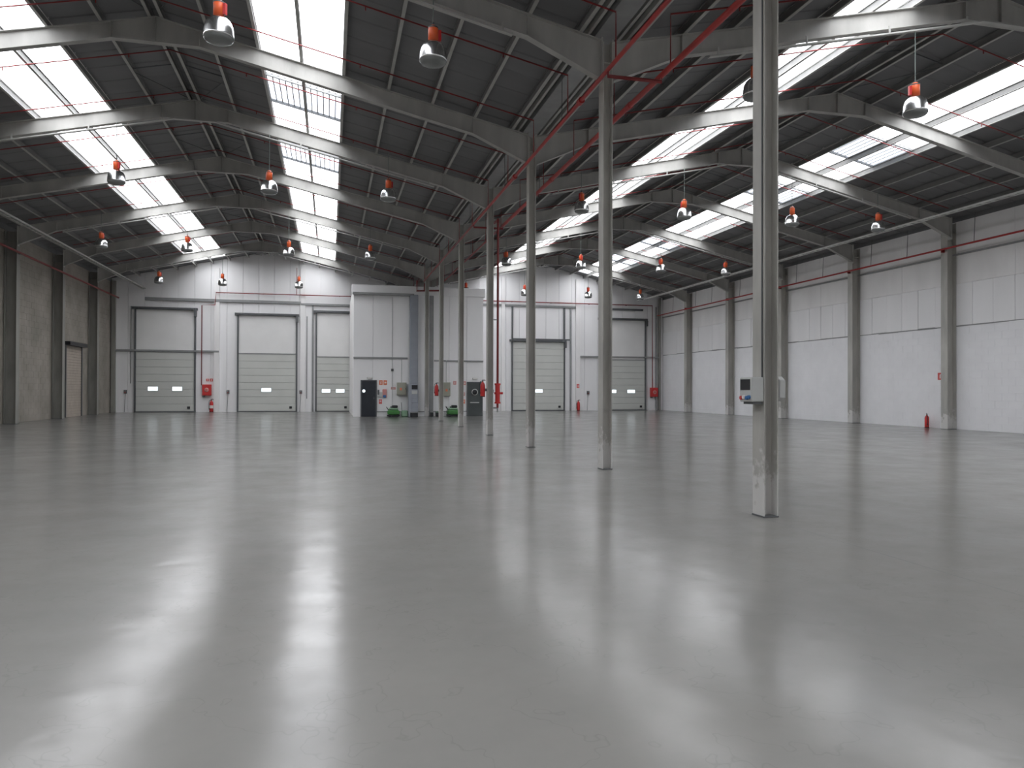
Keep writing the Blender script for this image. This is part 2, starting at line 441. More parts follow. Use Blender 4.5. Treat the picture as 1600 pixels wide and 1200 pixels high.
# far wall: white sandwich panels with a double gable
wb = st(MB().box(XL-.3, XR+.3, YF+.08, YF+.3, 0, 8.4).build('wall_back', 'white'))
gm = MB()
for r, x0, x1 in ((RL, XL-.3, XC), (RR, XC, XR+.3)):
    zs = lambda x: RZ - SL*abs(x-r) + .02
    vs = [(x0,YF+.08,8.3),(x1,YF+.08,8.3),(x1,YF+.08,zs(x1)),(r,YF+.08,zs(r)),(x0,YF+.08,zs(x0))]
    vs += [(a,b+.22,c) for a,b,c in vs]
    gm.add(vs, [(0,1,2,3,4),(9,8,7,6,5),(0,5,6,1),(1,6,7,2),(2,7,8,3),(3,8,9,4),(4,9,5,0)])
gm.build('gable_backing', 'white', wb)
x = XL
while x < XR-.05:
    x1 = min(x+1.02, XR)
    r = RL if (x+x1)/2 < XC else RR
    zs = lambda q: RZ - SL*abs(q-r) - .01
    pts = [x+.008, x1-.008]
    if x < r < x1: pts = [x+.008, r, x1-.008]
    m = MB(); f = YF+random.choice((0,.004)); bkk = YF+.08
    for a, b in zip(pts, pts[1:]):
        m.hexa([(a,f,0),(b,f,0),(b,bkk,0),(a,bkk,0),(a,f,zs(a)),(b,f,zs(b)),(b,bkk,zs(b)),(a,bkk,zs(a))])
    m.build('wall_panel', 'panel', wb); x = x1

# posts, beams and rails on the far wall
tn = [1]
def trim(x0, x1, z0, z1, d=.1, m='white', y=None, parent=None):
    y = YF if y is None else y
    o = st(MB().bbox(x0, x1, y-d, y-.002, z0, z1, .008).build('trim_%d' % tn[0], m)); tn[0] += 1
    return o
trim(-7.62, -7.28, 0, 9.7, .14, 'white'); trim(-2.05, -1.7, 0, 9.9, .14, 'white')
trim(-1.26, -1.14, 0, 7.4, .10, 'gframe'); trim(-1.62, -1.56, .9, 6.6, .05, 'gframe')
trim(17.5, 17.62, 0, 7.8, .08, 'gframe'); trim(17.95, 18.3, 0, 9.9, .14, 'white')
trim(12.2, 12.45, 0, 9.9, .14, 'white')
trim(-11.9, -2.0, 7.42, 7.6, .16, 'gframe'); trim(-2.0, 1.36, 7.36, 7.5, .16, 'gframe')
trim(8.9, 18.0, 7.72, 7.86, .12, 'gframe'); trim(20.3, 23.4, 7.66, 7.80, .14, 'dframe')
trim(-13.7, -7.3, 4.02, 4.14, .17, 'gframe'); trim(18.3, 24.8, 4.04, 4.14, .17, 'gframe')
trim(-12.78, -12.72, 1.9, 7.0, .04, 'gframe'); trim(24.45, 24.55, 0, 8.0, .1, 'gframe')
trim(-13.9, -13.64, 0, 8.6, .2, 'dcolumn'); trim(24.66, 24.84, 0, 8.7, .2, 'dcolumn')

# ------------------------------------------------------------ far doors (sectional dock doors)
dn = [1]
def dock_door(x0, x1, zs, zt, wins, header=None, tracks=None):
    y = YF
    fr = MB(); t = .10
    top = tracks or zt
    fr.box(x0-t, x0, y-.16, y-.002, 0, top); fr.box(x1, x1+t, y-.16, y-.002, 0, top)
    fr.box(x0-t-.15, x1+t+.1, y-.2, y-.002, zt, zt+.16)
    d = st(fr.build('door_%d' % dn[0], 'dframe')); dn[0] += 1
    n = int(round(zs/.5)); h = (zs-.06)/n
    panes = {}
    for k in range(n):
        z0, z1 = .06+k*h, .06+(k+1)*h
        MB().bbox(x0, x1, y-.10, y-.03, z0+.006, z1-.006, .012).build('door_section', 'section', d)
    # rebates behind the seams
    MB().box(x0, x1, y-.035, y-.01, 0, zs).build('weather_seal', 'gframe', d)
    MB().box(x0, x1, y-.12, y-.03, 0, .06).build('bottom_seal', 'dframe', d)
    if zt-zs > .3:
        MB().bbox(x0, x1, y-.07, y-.01, zs+.06, zt, .01).build('upper_panel', 'upper', d)
        MB().box(x0, x1, y-.12, y-.01, zs-.01, zs+.06).build('lintel', 'gframe', d)
    # torsion shaft with spring drums under the header
    m = MB(); m.tube([(x0-.1, y-.27, zt+.05), (x1+.12, y-.27, zt+.05)], .028, 8)
    for xx in (x0+.1, x1-.1): m.tube([(xx-.07, y-.27, zt+.05), (xx+.07, y-.27, zt+.05)], .075, 12)
    m.tube([(x0+.6, y-.27, zt+.05), (x0+1.3, y-.27, zt+.05)], .05, 10)
    m.box(x0-.1, x0-.06, y-.30, y-.02, zt-.02, zt+.12); m.box(x1+.06, x1+.1, y-.30, y-.02, zt-.02, zt+.12)
    m.build('torsion_shaft', 'dframe', d)
    MB().box(x1+.0, x1+.16, y-.36, y-.14, zt-.42, zt+.0).build('door_motor', 'dframe', d)
    for a, b, c, e in wins:
        f = MB().bbox(a-.05, b+.05, y-.115, y-.09, c-.05, e+.05, .008).build('window_frame', 'lgrey', d)
        MB().bbox(a, b, y-.125, y-.11, c, e, .003).build('pane', 'litpane', f)
    MB().bbox(x1-.42, x1-.24, y-.16, y-.10, .22, .38, .015).build('lock_box', 'black', d)
    if header:
        for z0, z1 in header: MB().box(x0-.1, x1+.45, y-.22, y-.1, z0, z1).build('header_beam', 'dframe', d)
    return d
dock_door(-12.42, -8.85, 3.98, 6.80, [(-11.68,-11.09,1.43,1.69), (-10.19,-9.60,1.43,1.69)])
dock_door(-6.05, -2.32, 3.94, 6.56, [(-4.56,-3.95,1.38,1.62)])
dock_door(-.92, 1.36, 3.78, 6.86, [(-.57,-.01,1.33,1.56), (.38,.95,1.33,1.56)])
dock_door(13.08, 17.0, 5.12, 5.12, [(14.75,15.35,1.36,1.58)], header=[(5.26,5.36)], tracks=7.7)
dock_door(20.0, 23.55, 3.84, 6.9, [(20.62,21.2,1.34,1.58), (22.12,22.72,1.34,1.58)])

# beige roller shutter door in the left wall
y0, y1 = 44.75, 47.35
sh = st(MB().box(XL-.0, XL+.32, y0-.1, y1+.25, 3.92, 4.12).build('door_%d' % dn[0], 'black')); dn[0] += 1
for k in range(26): MB().bbox(XL-.01, XL+.06, y0, y1, k*.15+.004, (k+1)*.15-.004, .006).build('shutter_slat', 'shutter', sh)
MB().box(XL+.0, XL+.12, y1, y1+.08, 0, 3.92).build('guide_rail', 'dframe', sh)
MB().box(XL+.0, XL+.12, y0-.08, y0, 0, 3.92).build('guide_rail', 'dframe', sh)
MB().box(XL+.002, XL+.07, 37.95, 38.25, 0, 8.2).build('render_strip', 'white', wl)

# ------------------------------------------------------------ steel columns
def h_section(h, b, tf, tw, z1, m, name, base=.0):
    c = MB()
    c.box(-h/2, -h/2+tf, -b/2, b/2, 0, z1); c.box(h/2-tf, h/2, -b/2, b/2, 0, z1); c.box(-h/2+tf, h/2-tf, -tw/2, tw/2, 0, z1)
    o = c.build(name, m)
    MB().bbox(-h/2-.008, h/2+.008, -b/2-.008, b/2+.008, 0, .018, .003).build('base_plate', 'dframe', o)
    for z in (z1-.42,): 
        for s in (-1, 1): MB().box(-h/2+tf, h/2-tf, (tw/2 if s>0 else -b/2+.01), (b/2-.01 if s>0 else -tw/2), z, z+.015).build('stiffener', m, o)
    return o
colC = h_section(.20, .26, .016, .012, 8.57, 'column', 'steel_column')
cl = ['%s steel column of the central row, counting from the camera', ]
names = {0:'nearest central steel column, tall grey H-section carrying a white control box',
 1:'second nearest grey steel column of the central row, brown in its web',
 2:'third nearest grey steel column of the central row', 3:'fourth central steel column, red extinguisher and red riser at its sides',
 4:'fifth steel column of the central row from the camera', 5:'sixth central steel column, standing near the inner white block',
 6:'farthest central steel column, right against the inner white block'}
CY = [8.455, 14.15, 19.9, 25.35, 31.25, 37.05, 42.85]
for i in range(7):
    o = colC if i == 0 else tree(colC, (0,0,0))
    o.location = (XC, CY[i], 0); tag(o, names[i], 'column', 'central row of steel columns')
colW = h_section(.44, .34, .02, .016, 8.5, 'column', 'wall_column')
first = True
for i in range(2, 8):
    o = colW if first else tree(colW, (0,0,0)); first = False
    o.location = (24.86, FY(i)+(.15 if i > 4 else 0), 0)
    tag(o, '%s steel column along the white right wall, counting from the camera' % ORD[i-2] if i > 3 else
        ['tall grey steel column on the right wall, just outside the right edge', 'grey steel column on the right wall with a fire extinguisher at its foot'][i-2], 'column', 'right wall columns')
colL = h_section(.48, .36, .02, .016, 8.5, 'dcolumn', 'wall_column')
for k, i in enumerate(range(5, 8)):
    o = colL if k == 0 else tree(colL, (0,0,0))
    o.location = (-13.68, FY(i)+(0,.1,.25)[k], 0)
    tag(o, ['dark steel column on the bare block wall at the left picture edge', 'dark steel column left of the beige roller shutter',
            'dark steel column right of the beige roller shutter'][k], 'column', 'left wall columns')

# ------------------------------------------------------------ rafters
def rafter(xa, xb, r, nm):
    T = 10.75; top = lambda x: T - SL*abs(x-r); D = .42
    xs = [(xa, .80), (xa+1.55, D+.03), (r-1.0, D+.0), (r, 0), (r+1.0, D), (xb-1.55, D+.03), (xb, .80)]
    bot = [top(x)-d for x, d in xs]; bot[3] = bot[2]
    m = MB(); w = .008; f = .09; t = .016
    for k in range(6):
        x0, x1 = xs[k][0], xs[k+1][0]
        for (ya, yb, za0, za1, zb0, zb1) in ((-w, w, bot[k], bot[k+1], top(x0), top(x1)),
             (-f, f, bot[k], bot[k+1], bot[k]+t, bot[k+1]+t), (-f, f, top(x0)-t, top(x1)-t, top(x0), top(x1))):
            m.hexa([(x0,ya,za0),(x1,ya,za1),(x1,yb,za1),(x0,yb,za0),(x0,ya,zb0),(x1,ya,zb1),(x1,yb,zb1),(x0,yb,zb0)])
    o = m.build('roof_rafter', 'steel')
    for x in (xa+1.55, r-1.0, r, r+1.0, xb-1.55):
        zb = bot[[q[0] for q in xs].index(x)]
        for s in (-1, 1):
            MB().box(x-.006, x+.006, min(s*w, s*(f-.005)), max(s*w, s*(f-.005)), zb+t, top(x)-t-.004).build('stiffener', 'steel', o)
    for x in (xa+.012, xb-.012): MB().box(x-.012, x+.012, -.11, .11, top(x)-.86, top(x)+.04).build('end_plate', 'steel', o)
    return o
rL = rafter(-13.42, XC-.1, RL, 'l'); rR = rafter(XC+.1, 24.62, RR, 'r')
for side, src in (('left', rL), ('right', rR)):
    fst = True
    for i in range(-1, 8):
        o = src if fst else tree(src, (0,0,0)); fst = False
        o.location = (0, CY[i] if 0 <= i < 7 else FY(i), 0)
        if i < 1: lab = 'grey roof rafter of the %s nave, %s' % (side, 'on the nearest central column' if i == 0 else 'above and behind the camera')
        elif i < 7: lab = 'grey roof rafter of the %s nave on the %s central column' % (side, ORD[i])
        else: lab = 'farthest grey roof rafter of the %s nave, nearest the gable wall' % side
        tag(o, lab, 'beam', 'roof rafters of the %s nave' % side)

# ------------------------------------------------------------ lighting channels under every second rafter, and the pendants
def soffit(x, r):
    D = .42
    a = abs(x-r)
    return 10.75-SL*max(a, 1.0)-D if a > 1 else 10.75-SL-D
def channel(xa, xb, r):
    m = MB(); n = 0
    xs = [xa, r-1.5, r-.6, r+.6, r+1.5, xb]
    z = lambda x: soffit(x, r) - (.16 if abs(x-r) > 1.2 else .05)
    for a, b in zip(xs, xs[1:]):
        za, zb = z(a), z(b)
        m.hexa([(a,-.05,za),(b,-.05,zb),(b,.05,zb),(a,.05,za),(a,-.05,za+.035),(b,-.05,zb+.035),(b,.05,zb+.035),(a,.05,za+.035)])
    o = m.build('lighting_channel', 'purlin')
    for x in [xa+.2+(xb-xa-.4)*k/7 for k in range(8)]:
        MB().box(x-.02, x+.02, -.055, -.035, z(x), soffit(x, r)+.02).build('hanger', 'purlin', o)
    return o
chL = channel(-11.6, 3.4, RL); chR = channel(7.6, 22.6, RR)
rows = [1, 3, 5, 7]
for side, src in (('left', chL), ('right', chR)):
    for k, i in enumerate(rows):
        o = src if k == 0 else tree(src, (0,0,0))
        o.location = (0, (CY[i] if i < 7 else FY(i))-.1-.03, 0)
        tag(o, 'galvanised lighting channel under the %s nave rafter above the %s row of pendants' % (side, ['nearest','second','third','farthest'][k]),
            'channel', 'lighting channels of the %s nave' % side)
# pendant: origin at the mouth of the bell
def pendant():
    root = MB().lathe([(.095,.42),(.15,.405),(.20,.36),(.235,.29),(.252,.20),(.258,.10),(.262,.06),(.254,.06),(.248,.12),(.24,.20),(.222,.28),(.19,.345),(.09,.40)], n=28).build('pendant_lamp', 'alu')
    hs = MB().lathe([(0,.74),(.05,.735),(.085,.70),(.095,.68),(.095,.42),(0,.42)], n=20).build('ballast_housing', 'orange', root)
    MB().lathe([(.254,.075),(.25,.04),(.22,.005),(.15,-.02),(.07,-.03),(0,-.033)], n=28).build('lens_bowl', 'lens', root)
    MB().lathe([(.099,.70),(.099,.675)], n=20).build('cooling_ring', 'dframe', hs)
    m = MB(); m.lathe([(0,.12),(.03,.13),(.045,.19),(.03,.26),(.022,.34),(.022,.40)], n=12); m.build('bulb', 'sign', root)
    m = MB().box(.095, .15, -.03, .03, .46, .66); m.build('junction_box', 'red', hs)
    m = MB(); m.tube([(0,0,.74),(0,0,.80)], .02, 8); m.build('hook', 'dframe', root)
    return root
pl = pendant()
LX = {'left': [-10.05, -6.45, -1.95, 1.86], 'right': [8.68, 12.68, 17.2, 21.05]}
SKIP = {(0,'left',0),(0,'left',1),(0,'right',2),(0,'right',3),(1,'left',0),(3,'left',3)}
fst = True
pos = {0:'first',1:'second',2:'third',3:'fourth'}
for k, i in enumerate(rows):
    for side in ('left', 'right'):
        r = RL if side == 'left' else RR
        for q, x in enumerate(LX[side]):
            if (k, side, q) in SKIP: continue
            z = [7.74, 7.9, 7.9, 7.9][k]
            yy = (CY[i] if i < 7 else FY(i)) - .13
            o = pl if fst else tree(pl, (0,0,0)); fst = False
            o.location = (x, yy, z); o.rotation_euler.z = random.uniform(0, 6)
            cz = soffit(x, r) - .16
            MB().tube([(0,0,.80),(0,0,cz-z)], .011, 6).build('suspension_cable', 'cable', o)
            tag(o, 'silver bell pendant with orange housing, %s of four across the %s nave, %s row' % (pos[q], side, ['nearest','second','third','farthest'][k]),
                'lamp', 'high bay pendants hung in rows under the roof')

# ------------------------------------------------------------ sprinkler pipework
def pipe_run(m, pts, r, n=8): m.tube(pts, r, n)
YB_ = [FY(0)-1.3+BAY/2*k for k in range(0, 15)]
for side in ('left', 'right'):
    X = 5.10 if side == 'left' else 6.2
    m = MB(); m.tube([(X, 2, 7.68), (X, 26.9, 7.68)], .042 if side == 'left' else .058, 12)
    for yy in (8, 14.9, 20.7): m.tube([(X, yy-.08, 7.68), (X, yy+.08, 7.68)], .07, 12)
    root = m.build('sprinkler_main', 'redmain')
    tag(root, 'red sprinkler main just left of the central column heads' if side == 'left' else 'thick red sprinkler main right of the central column heads', 'pipe', None)
    MB().tube([(X, 26.9, 7.68), (X, 42, 7.68)], .04, 8).build('end_run', 'redpipe', root)
    r = RL if side == 'left' else RR
    far = -12.6 if side == 'left' else 23.6
    bm = MB(); z = lambda x: RZ - .30 - SL*abs(x-r)
    bm.tube([(X,0,7.7),(X,0,z(X)),(r,0,z(r)),(far,0,z(far))], .017, 6)
    for k in range(6):
        xx = X+(far-X)*(k+.5)/6; bm.tube([(xx,0,z(xx)),(xx,0,z(xx)-.09)], .014, 6)
    b0 = bm.build('branch_pipe', 'redpipe', root); b0.location = (0, YB_[0], 0)
    for yy in YB_[1:]: inst(b0, root, (0, yy, 0))
    for yy in [FY(i)+2.0 for i in range(0, 6)]:
        MB().tube([(X, yy, 7.68), (X, yy, zroof(X)-.1)], .008, 6).build('pipe_hanger', 'dframe', root)
for yy in (13.3, 26.95):
    MB().tube([(5.1, yy, 7.68), (5.1, yy, 7.56), (6.2, yy, 7.56), (6.2, yy, 7.68)], .034, 10).build('cross_pipe', 'redpipe', root)
# riser on the fourth column
m = MB(); m.tube([(5.66, 25.35, .95), (5.66, 25.35, 7.55)], .04, 10); m.tube([(5.66, 25.35, 7.5), (5.66, 26.9, 7.58)], .04, 10)
ris = m.build('sprinkler_riser', 'redpipe'); tag(ris, 'vertical red riser pipe with a red valve beside the fourth central column', 'pipe')
m = MB(); m.tube([(5.66,25.35,1.12),(5.66,25.35,1.78)], [.085,.085], 14); m.tube([(5.66,25.35,1.42),(5.66,25.35,1.5)], .12, 14); m.tube([(5.66,25.35,1.74),(5.66,25.35,1.8)], .11, 14)
m.tube([(5.66,25.35,1.1),(5.66,25.35,1.15)], .11, 14); m.tube([(5.66,25.35,1.46),(5.84,25.3,1.46)], .04, 10); m.build('alarm_valve', 'red', ris)
MB().tube([(5.66,25.35,.8),(5.66,25.35,1.0)], .03, 10).build('drain_stub', 'gframe', ris)
MB().box(5.48, 5.66, 25.33, 25.37, .92, .98).build('bracket', 'gframe', ris)
MB().box(5.48, 5.66, 25.33, 25.37, 4.0, 4.04).build('bracket', 'gframe', ris)
# wall pipes
m = MB(); m.tube([(24.5, 8, 7.5), (24.5, 53.2, 7.3)], .038, 10)
o = m.build('wall_pipe', 'redmain'); tag(o, 'long red sprinkler pipe along the top of the white right wall', 'pipe')
for i in range(2, 8):
    MB().box(24.5, 24.66, FY(i)-.03, FY(i)+.03, 7.30, 7.44).build('bracket', 'redpipe', o)
    for q in (.33, .72): MB().tube([(24.5, FY(i)+BAY*q, 7.4), (24.56, FY(i)+BAY*q, 8.62)], .012, 6).build('pipe_hanger', 'dframe', o)
m = MB(); m.tube([(-13.36, 30, 7.62), (-13.36, 52.9, 7.45)], .05, 10)
o = m.build('wall_pipe', 'redpipe'); tag(o, 'red sprinkler pipe along the top of the bare block left wall', 'pipe')
for i in range(5, 8): MB().box(-13.52, -13.36, FY(i)-.03, FY(i)+.03, 7.5, 7.56).build('bracket', 'dframe', o)
# far wall pipes
y = YF-.24
m = MB(); m.tube([(-8.37, y, 1.8), (-8.37, y, 7.15), (-7.55, y, 7.2), (-7.5, y, 8.03), (1.36, y, 8.05)], .032, 8)
m.tube([(-2.28, y, 8.04), (-2.28, y, 9.9)], .02, 6)
o = m.build('wall_pipe', 'redpipe'); tag(o, 'thin red pipe across the far wall above the two left dock doors', 'pipe')
for q in (-7, -4.5, -1.8, .6): MB().box(q-.02, q+.02, y, YF-.005, 8.02, 8.06).build('bracket', 'dframe', o)
m = MB(); m.tube([(9.0, y, 8.05), (24.1, y, 8.07), (24.12, y, 1.5)], .04, 8)
o = m.build('wall_pipe', 'redpipe'); tag(o, 'red pipe across the far wall above the two right dock doors', 'pipe')
for q in (10, 13, 16, 19, 22): MB().box(q-.02, q+.02, y, YF-.005, 8.02, 8.06).build('bracket', 'dframe', o)

# cable trays along the eaves
def cable_tray(x, z, y0, y1, lab):
    m = MB(); m.box(x-.11, x-.105, y0, y1, z, z+.07); m.box(x+.105, x+.11, y0, y1, z, z+.07)
    o = m.build('cable_tray', 'tray' if x > 0 else 'purlin'); tag(o, lab, 'tray')
    m = MB(); yy = y0
    while yy < y1: m.box(x-.11, x+.11, yy, yy+.16, z, z+.006); yy += .40
    m.build('tray_rung', 'tray' if x > 0 else 'purlin', o)['kind'] = 'stuff'
    MB().tube([(x-.02, y0, z+.03), (x-.02, y1, z+.03)], .02, 6).build('cable', 'cable', o)
    return o
cable_tray(22.95, 8.36, 8, 53.3, 'perforated galvanised cable tray along the right eave, under the rafters')
cable_tray(-11.95, 8.12, 22, 53.3, 'galvanised cable tray along the left eave, under the rafters')

# ------------------------------------------------------------ inner white block at the far end
BX0, BX1, BY, BZ = 1.27, 8.85, 43.6, 7.58
wi = st(MB().box(BX0+.02, BX1, BY+.06, YF-.25, 0, BZ-.02).build('wall_inner', 'white'))
for a, b in ((BX0, 2.37), (2.37, 3.47), (3.47, 4.45), (4.45, 5.7), (5.7, 6.8), (6.8, 7.85), (7.85, BX1)):
    MB().bbox(a+.006, b-.006, BY, BY+.06, 0, BZ-.5, .005).build('wall_panel', 'panel', wi)
MB().bbox(BX0-.1, BX1+.1, BY-.08, BY+.5, BZ-.5, BZ, .01).build('parapet', 'panel', wi)
MB().bbox(BX0-.05, 4.7, BY-.3, BY-.08, 6.99, 7.12, .01).build('canopy', 'gframe', wi)
MB().bbox(4.47, 4.93, BY-.3, BY, 0, 7.06, .01).build('duct', 'cab', wi)
MB().bbox(5.62, 5.86, BY-.12, BY, 0, 7.06, .01).build('pilaster', 'gframe', wi)
MB().bbox(BX0, 4.36, BY-.07, BY, 3.33, 3.43, .01).build('wall_rail', 'gframe', wi)
MB().bbox(5.9, BX1, BY-.07, BY, 3.22, 3.30, .01).build('wall_rail', 'gframe', wi)
MB().tube([(3.48, BY-.03, .4), (3.48, BY-.03, 6.9)], .015, 6).build('conduit', 'lgrey', wi)
MB().bbox(3.41, 3.55, BY-.09, BY-.01, 2.62, 2.76, .01).build('junction_box', 'dframe', wi)
bb = st(MB().bbox(2.56, 7.9, BY-.03, BY-.001, .26, .31, .004).build('baseboard_front', 'gframe'))
m = MB(); m.tube([(4.86, BY-.25, 7.9), (4.86, BY-.25, 7.3), (6.15, BY-.25, 7.36)], .05, 8); m.tube([(5.3, BY-.25, 7.32), (5.3, BY-.25, 7.75)], .04, 8)
o = m.build('header_pipe', 'redpipe'); tag(o, 'short red pipe header across the top of the inner white block', 'pipe')
MB().box(4.84, 4.88, BY-.25, BY-.08, 7.28, 7.32).build('bracket', 'dframe', o)
# doors in the block
yd = BY-.02
d = st(MB().bbox(1.74, 2.54, yd-.05, yd+.02, 0, 2.05, .008).build('door_%d' % dn[0], 'blackdoor')); dn[0] += 1
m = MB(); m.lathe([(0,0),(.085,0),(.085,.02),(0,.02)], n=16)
p = m.build('round_pane', 'litpane', d); p.rotation_euler.x = math.pi/2; p.location = (1.86, yd-.05, 1.47)  # glare spot on the door, made as an added glowing disc
m = MB(); m.lathe([(.085,0),(.11,0),(.11,.03),(.085,.03)], n=16)
p = m.build('pane_rim', 'dframe', d); p.rotation_euler.x = math.pi/2; p.location = (1.86, yd-.05, 1.47)  # rim added around the glare disc
MB().box(2.42, 2.46, yd-.1, yd-.05, 1.0, 1.12).build('door_handle', 'dframe', d)
fr = MB(); fr.box(1.68,1.74,yd-.06,yd+.02,0,2.1); fr.box(2.54,2.60,yd-.06,yd+.02,0,2.1); fr.box(1.68,2.60,yd-.06,yd+.02,2.05,2.1); fr.build('door_frame','dframe',d)
d = st(MB().bbox(7.93, 8.76, yd-.05, yd+.02, 0, 1.98, .008).build('door_%d' % dn[0], 'greydoor')); dn[0] += 1
m = MB(); m.lathe([(.15,0),(.19,0),(.19,.03),(.15,.03)], n=20)
p = m.build('porthole_ring', 'lgrey', d); p.rotation_euler.x = math.pi/2; p.location = (8.33, yd-.05, 1.42)
m = MB(); m.lathe([(0,0),(.15,0),(.15,.015),(0,.015)], n=20)
p = m.build('porthole_glass', 'black', d); p.rotation_euler.x = math.pi/2; p.location = (8.33, yd-.05, 1.42)
MB().bbox(8.05, 8.60, yd-.09, yd-.05, .77, .83, .01).build('push_bar', 'lgrey', d)
fr = MB(); fr.box(7.87,7.93,yd-.06,yd+.02,0,2.03); fr.box(8.76,8.82,yd-.06,yd+.02,0,2.03); fr.box(7.87,8.82,yd-.06,yd+.02,1.98,2.03); fr.build('door_frame','dframe',d)
# emergency lights above the doors
for x, lab in ((2.19, 'small grey emergency light above the black door'), (8.35, 'small grey emergency light above the dark grey door')):
    o = MB().bbox(x-.15, x+.15, BY-.08, BY-.001, 2.16, 2.28, .012).build('emergency_light', 'lgrey')
    MB().bbox(x-.12, x+.12, BY-.09, BY-.08, 2.18, 2.25, .004).build('diffuser', 'sign', o)
    tag(o, lab, 'light', 'emergency lights')
def sign(x, z, w_, h, lab, m='signred', y=None, glyph='arrow', axis='y', X=None):
    y = BY if y is None else y
    o = MB().bbox(-w_/2, w_/2, -.012, 0, -h/2, h/2, .003).build('safety_sign', m)
    g = MB(); a, b = w_*.28, h*.3
    if glyph == 'arrow': g.add([(-a,-.014,0),(0,-.014,-b),(0,-.014,b)], [(0,1,2)]); g.box(0, a, -.015, -.013, -b*.4, b*.4)
    elif glyph == 'ext': g.box(-a*.4, a*.4, -.015, -.013, -b, b*.6); g.box(-a*.2, a*.6, -.015, -.013, b*.6, b*.95)
    else: g.box(-a, a, -.015, -.013, -b*.2, b*.2); g.box(-a, a, -.015, -.013, b*.5, b*.8)
    g.build('pictogram', 'sign', o)
    if X is None: o.location = (x, y-.002, z)
    else: o.location = (X, x, z); o.rotation_euler.z = -math.pi/2
    tag(o, lab, 'sign'); return o
sign(2.83, 1.96, .20, .27, 'left orange safety sign of the pair right of the black door', 'orangesign', glyph='ext')
sign(3.08, 1.96, .20, .27, 'right orange safety sign of the pair right of the black door', 'orangesign', glyph='arrow')
sign(2.81, .86, .18, .26, 'low red safety sign on the inner block, right of the black door', 'signred', glyph='text')
sign(3.54, 1.63, .26, .13, 'wide faded red label on the inner block beside the olive cabinet', 'pink', glyph='text')
sign(7.14, 1.97, .18, .22, 'pale red safety sign over the right green floor machine', 'pink', glyph='ext')
sign(7.73, 1.95, .15, .22, 'pale red safety sign high up left of the dark grey door', 'pink', glyph='arrow')
sign(7.68, 1.30, .14, .20, 'middle one of three small signs left of the dark grey door', 'pink', glyph='text')
sign(7.68, .86, .16, .24, 'lowest of three small signs left of the dark grey door', 'orangesign', glyph='text')
sign(-8.02, 2.16, .19, .17, 'left red sign of the pair above the left hose cabinet', y=YF, glyph='arrow')
sign(-7.78, 2.16, .20, .19, 'right red sign of the pair above the left hose cabinet', y=YF, glyph='ext')
sign(18.12, 1.86, .2, .3, 'red sign on the white post above the right far extinguisher', y=YF-.14, glyph='ext')
sign(26.36, 2.2, .26, .30, 'red extinguisher sign high on the right wall beside the column', X=XR-.012, glyph='ext')
# wall cluster: clock-like reel with red and blue panels
cl = MB().bbox(2.70, 2.92, BY-.12, BY-.002, 1.12, 1.42, .02).build('control_station', 'lgrey')
MB().bbox(2.92, 3.16, BY-.10, BY-.002, 1.1, 1.58, .02).build('panel_board', 'pink', cl)
MB().bbox(2.95, 3.12, BY-.13, BY-.10, 1.09, 1.24, .01).build('blue_cover', 'blue', cl)
MB().bbox(2.64, 2.74, BY-.14, BY-.10, 1.26, 1.54, .01).build('handset', 'dframe', cl)
tag(cl, 'small grey and pinkish control station on the wall right of the black door', 'control box')
def cabinet(x0, x1, z0, z1, lab, cat='cabinet'):
    o = MB().bbox(x0, x1, BY-.28, BY-.002, z0, z1, .012).build('electrical_cabinet', 'olive')
    cd = MB().bbox(x0+.03, x1-.03, BY-.295, BY-.28, z0+.03, z1-.03, .005).build('cabinet_door', 'olive', o)
    MB().box(x1-.07, x1-.05, BY-.31, BY-.295, (z0+z1)/2-.05, (z0+z1)/2+.05).build('handle', 'black', cd)
    MB().bbox(x0+.15, x0+.27, BY-.30, BY-.295, z0+.28, z0+.42, .002).build('warning_label', 'orangesign', o)
    MB().tube([((x0+x1)/2, BY-.1, z1-.01), ((x0+x1)/2, BY-.1, 3.3)], .02, 6).build('conduit', 'lgrey', o)
    tag(o, lab, cat, 'wall cabinets on the inner block')
cabinet(3.74, 4.28, 1.24, 1.97, 'olive grey electrical cabinet above the left green floor machine')
cabinet(6.40, 6.84, 1.18, 1.99, 'olive grey electrical cabinet above the right green floor machine')
# tall blue-grey cupboard with a dark top panel
o = MB().bbox(4.36, 4.90, BY-.72, BY-.32, 0, 1.86, .015).build('tall_cupboard', 'cab')
MB().bbox(4.53, 4.86, BY-.735, BY-.72, 1.58, 1.82, .006).build('dark_panel', 'black', o)
for k in range(5): MB().bbox(4.53, 4.86, BY-.735, BY-.72, .30+k*.25, .51+k*.25, .006).build('drawer_front', 'lgrey' if k in (4,) else 'cab', o)
MB().box(4.40, 4.86, BY-.70, BY-.34, -.0, .02).build('plinth', 'black', o)
tag(o, 'tall blue-grey cupboard with a dark top panel in front of the inner block', 'cupboard')
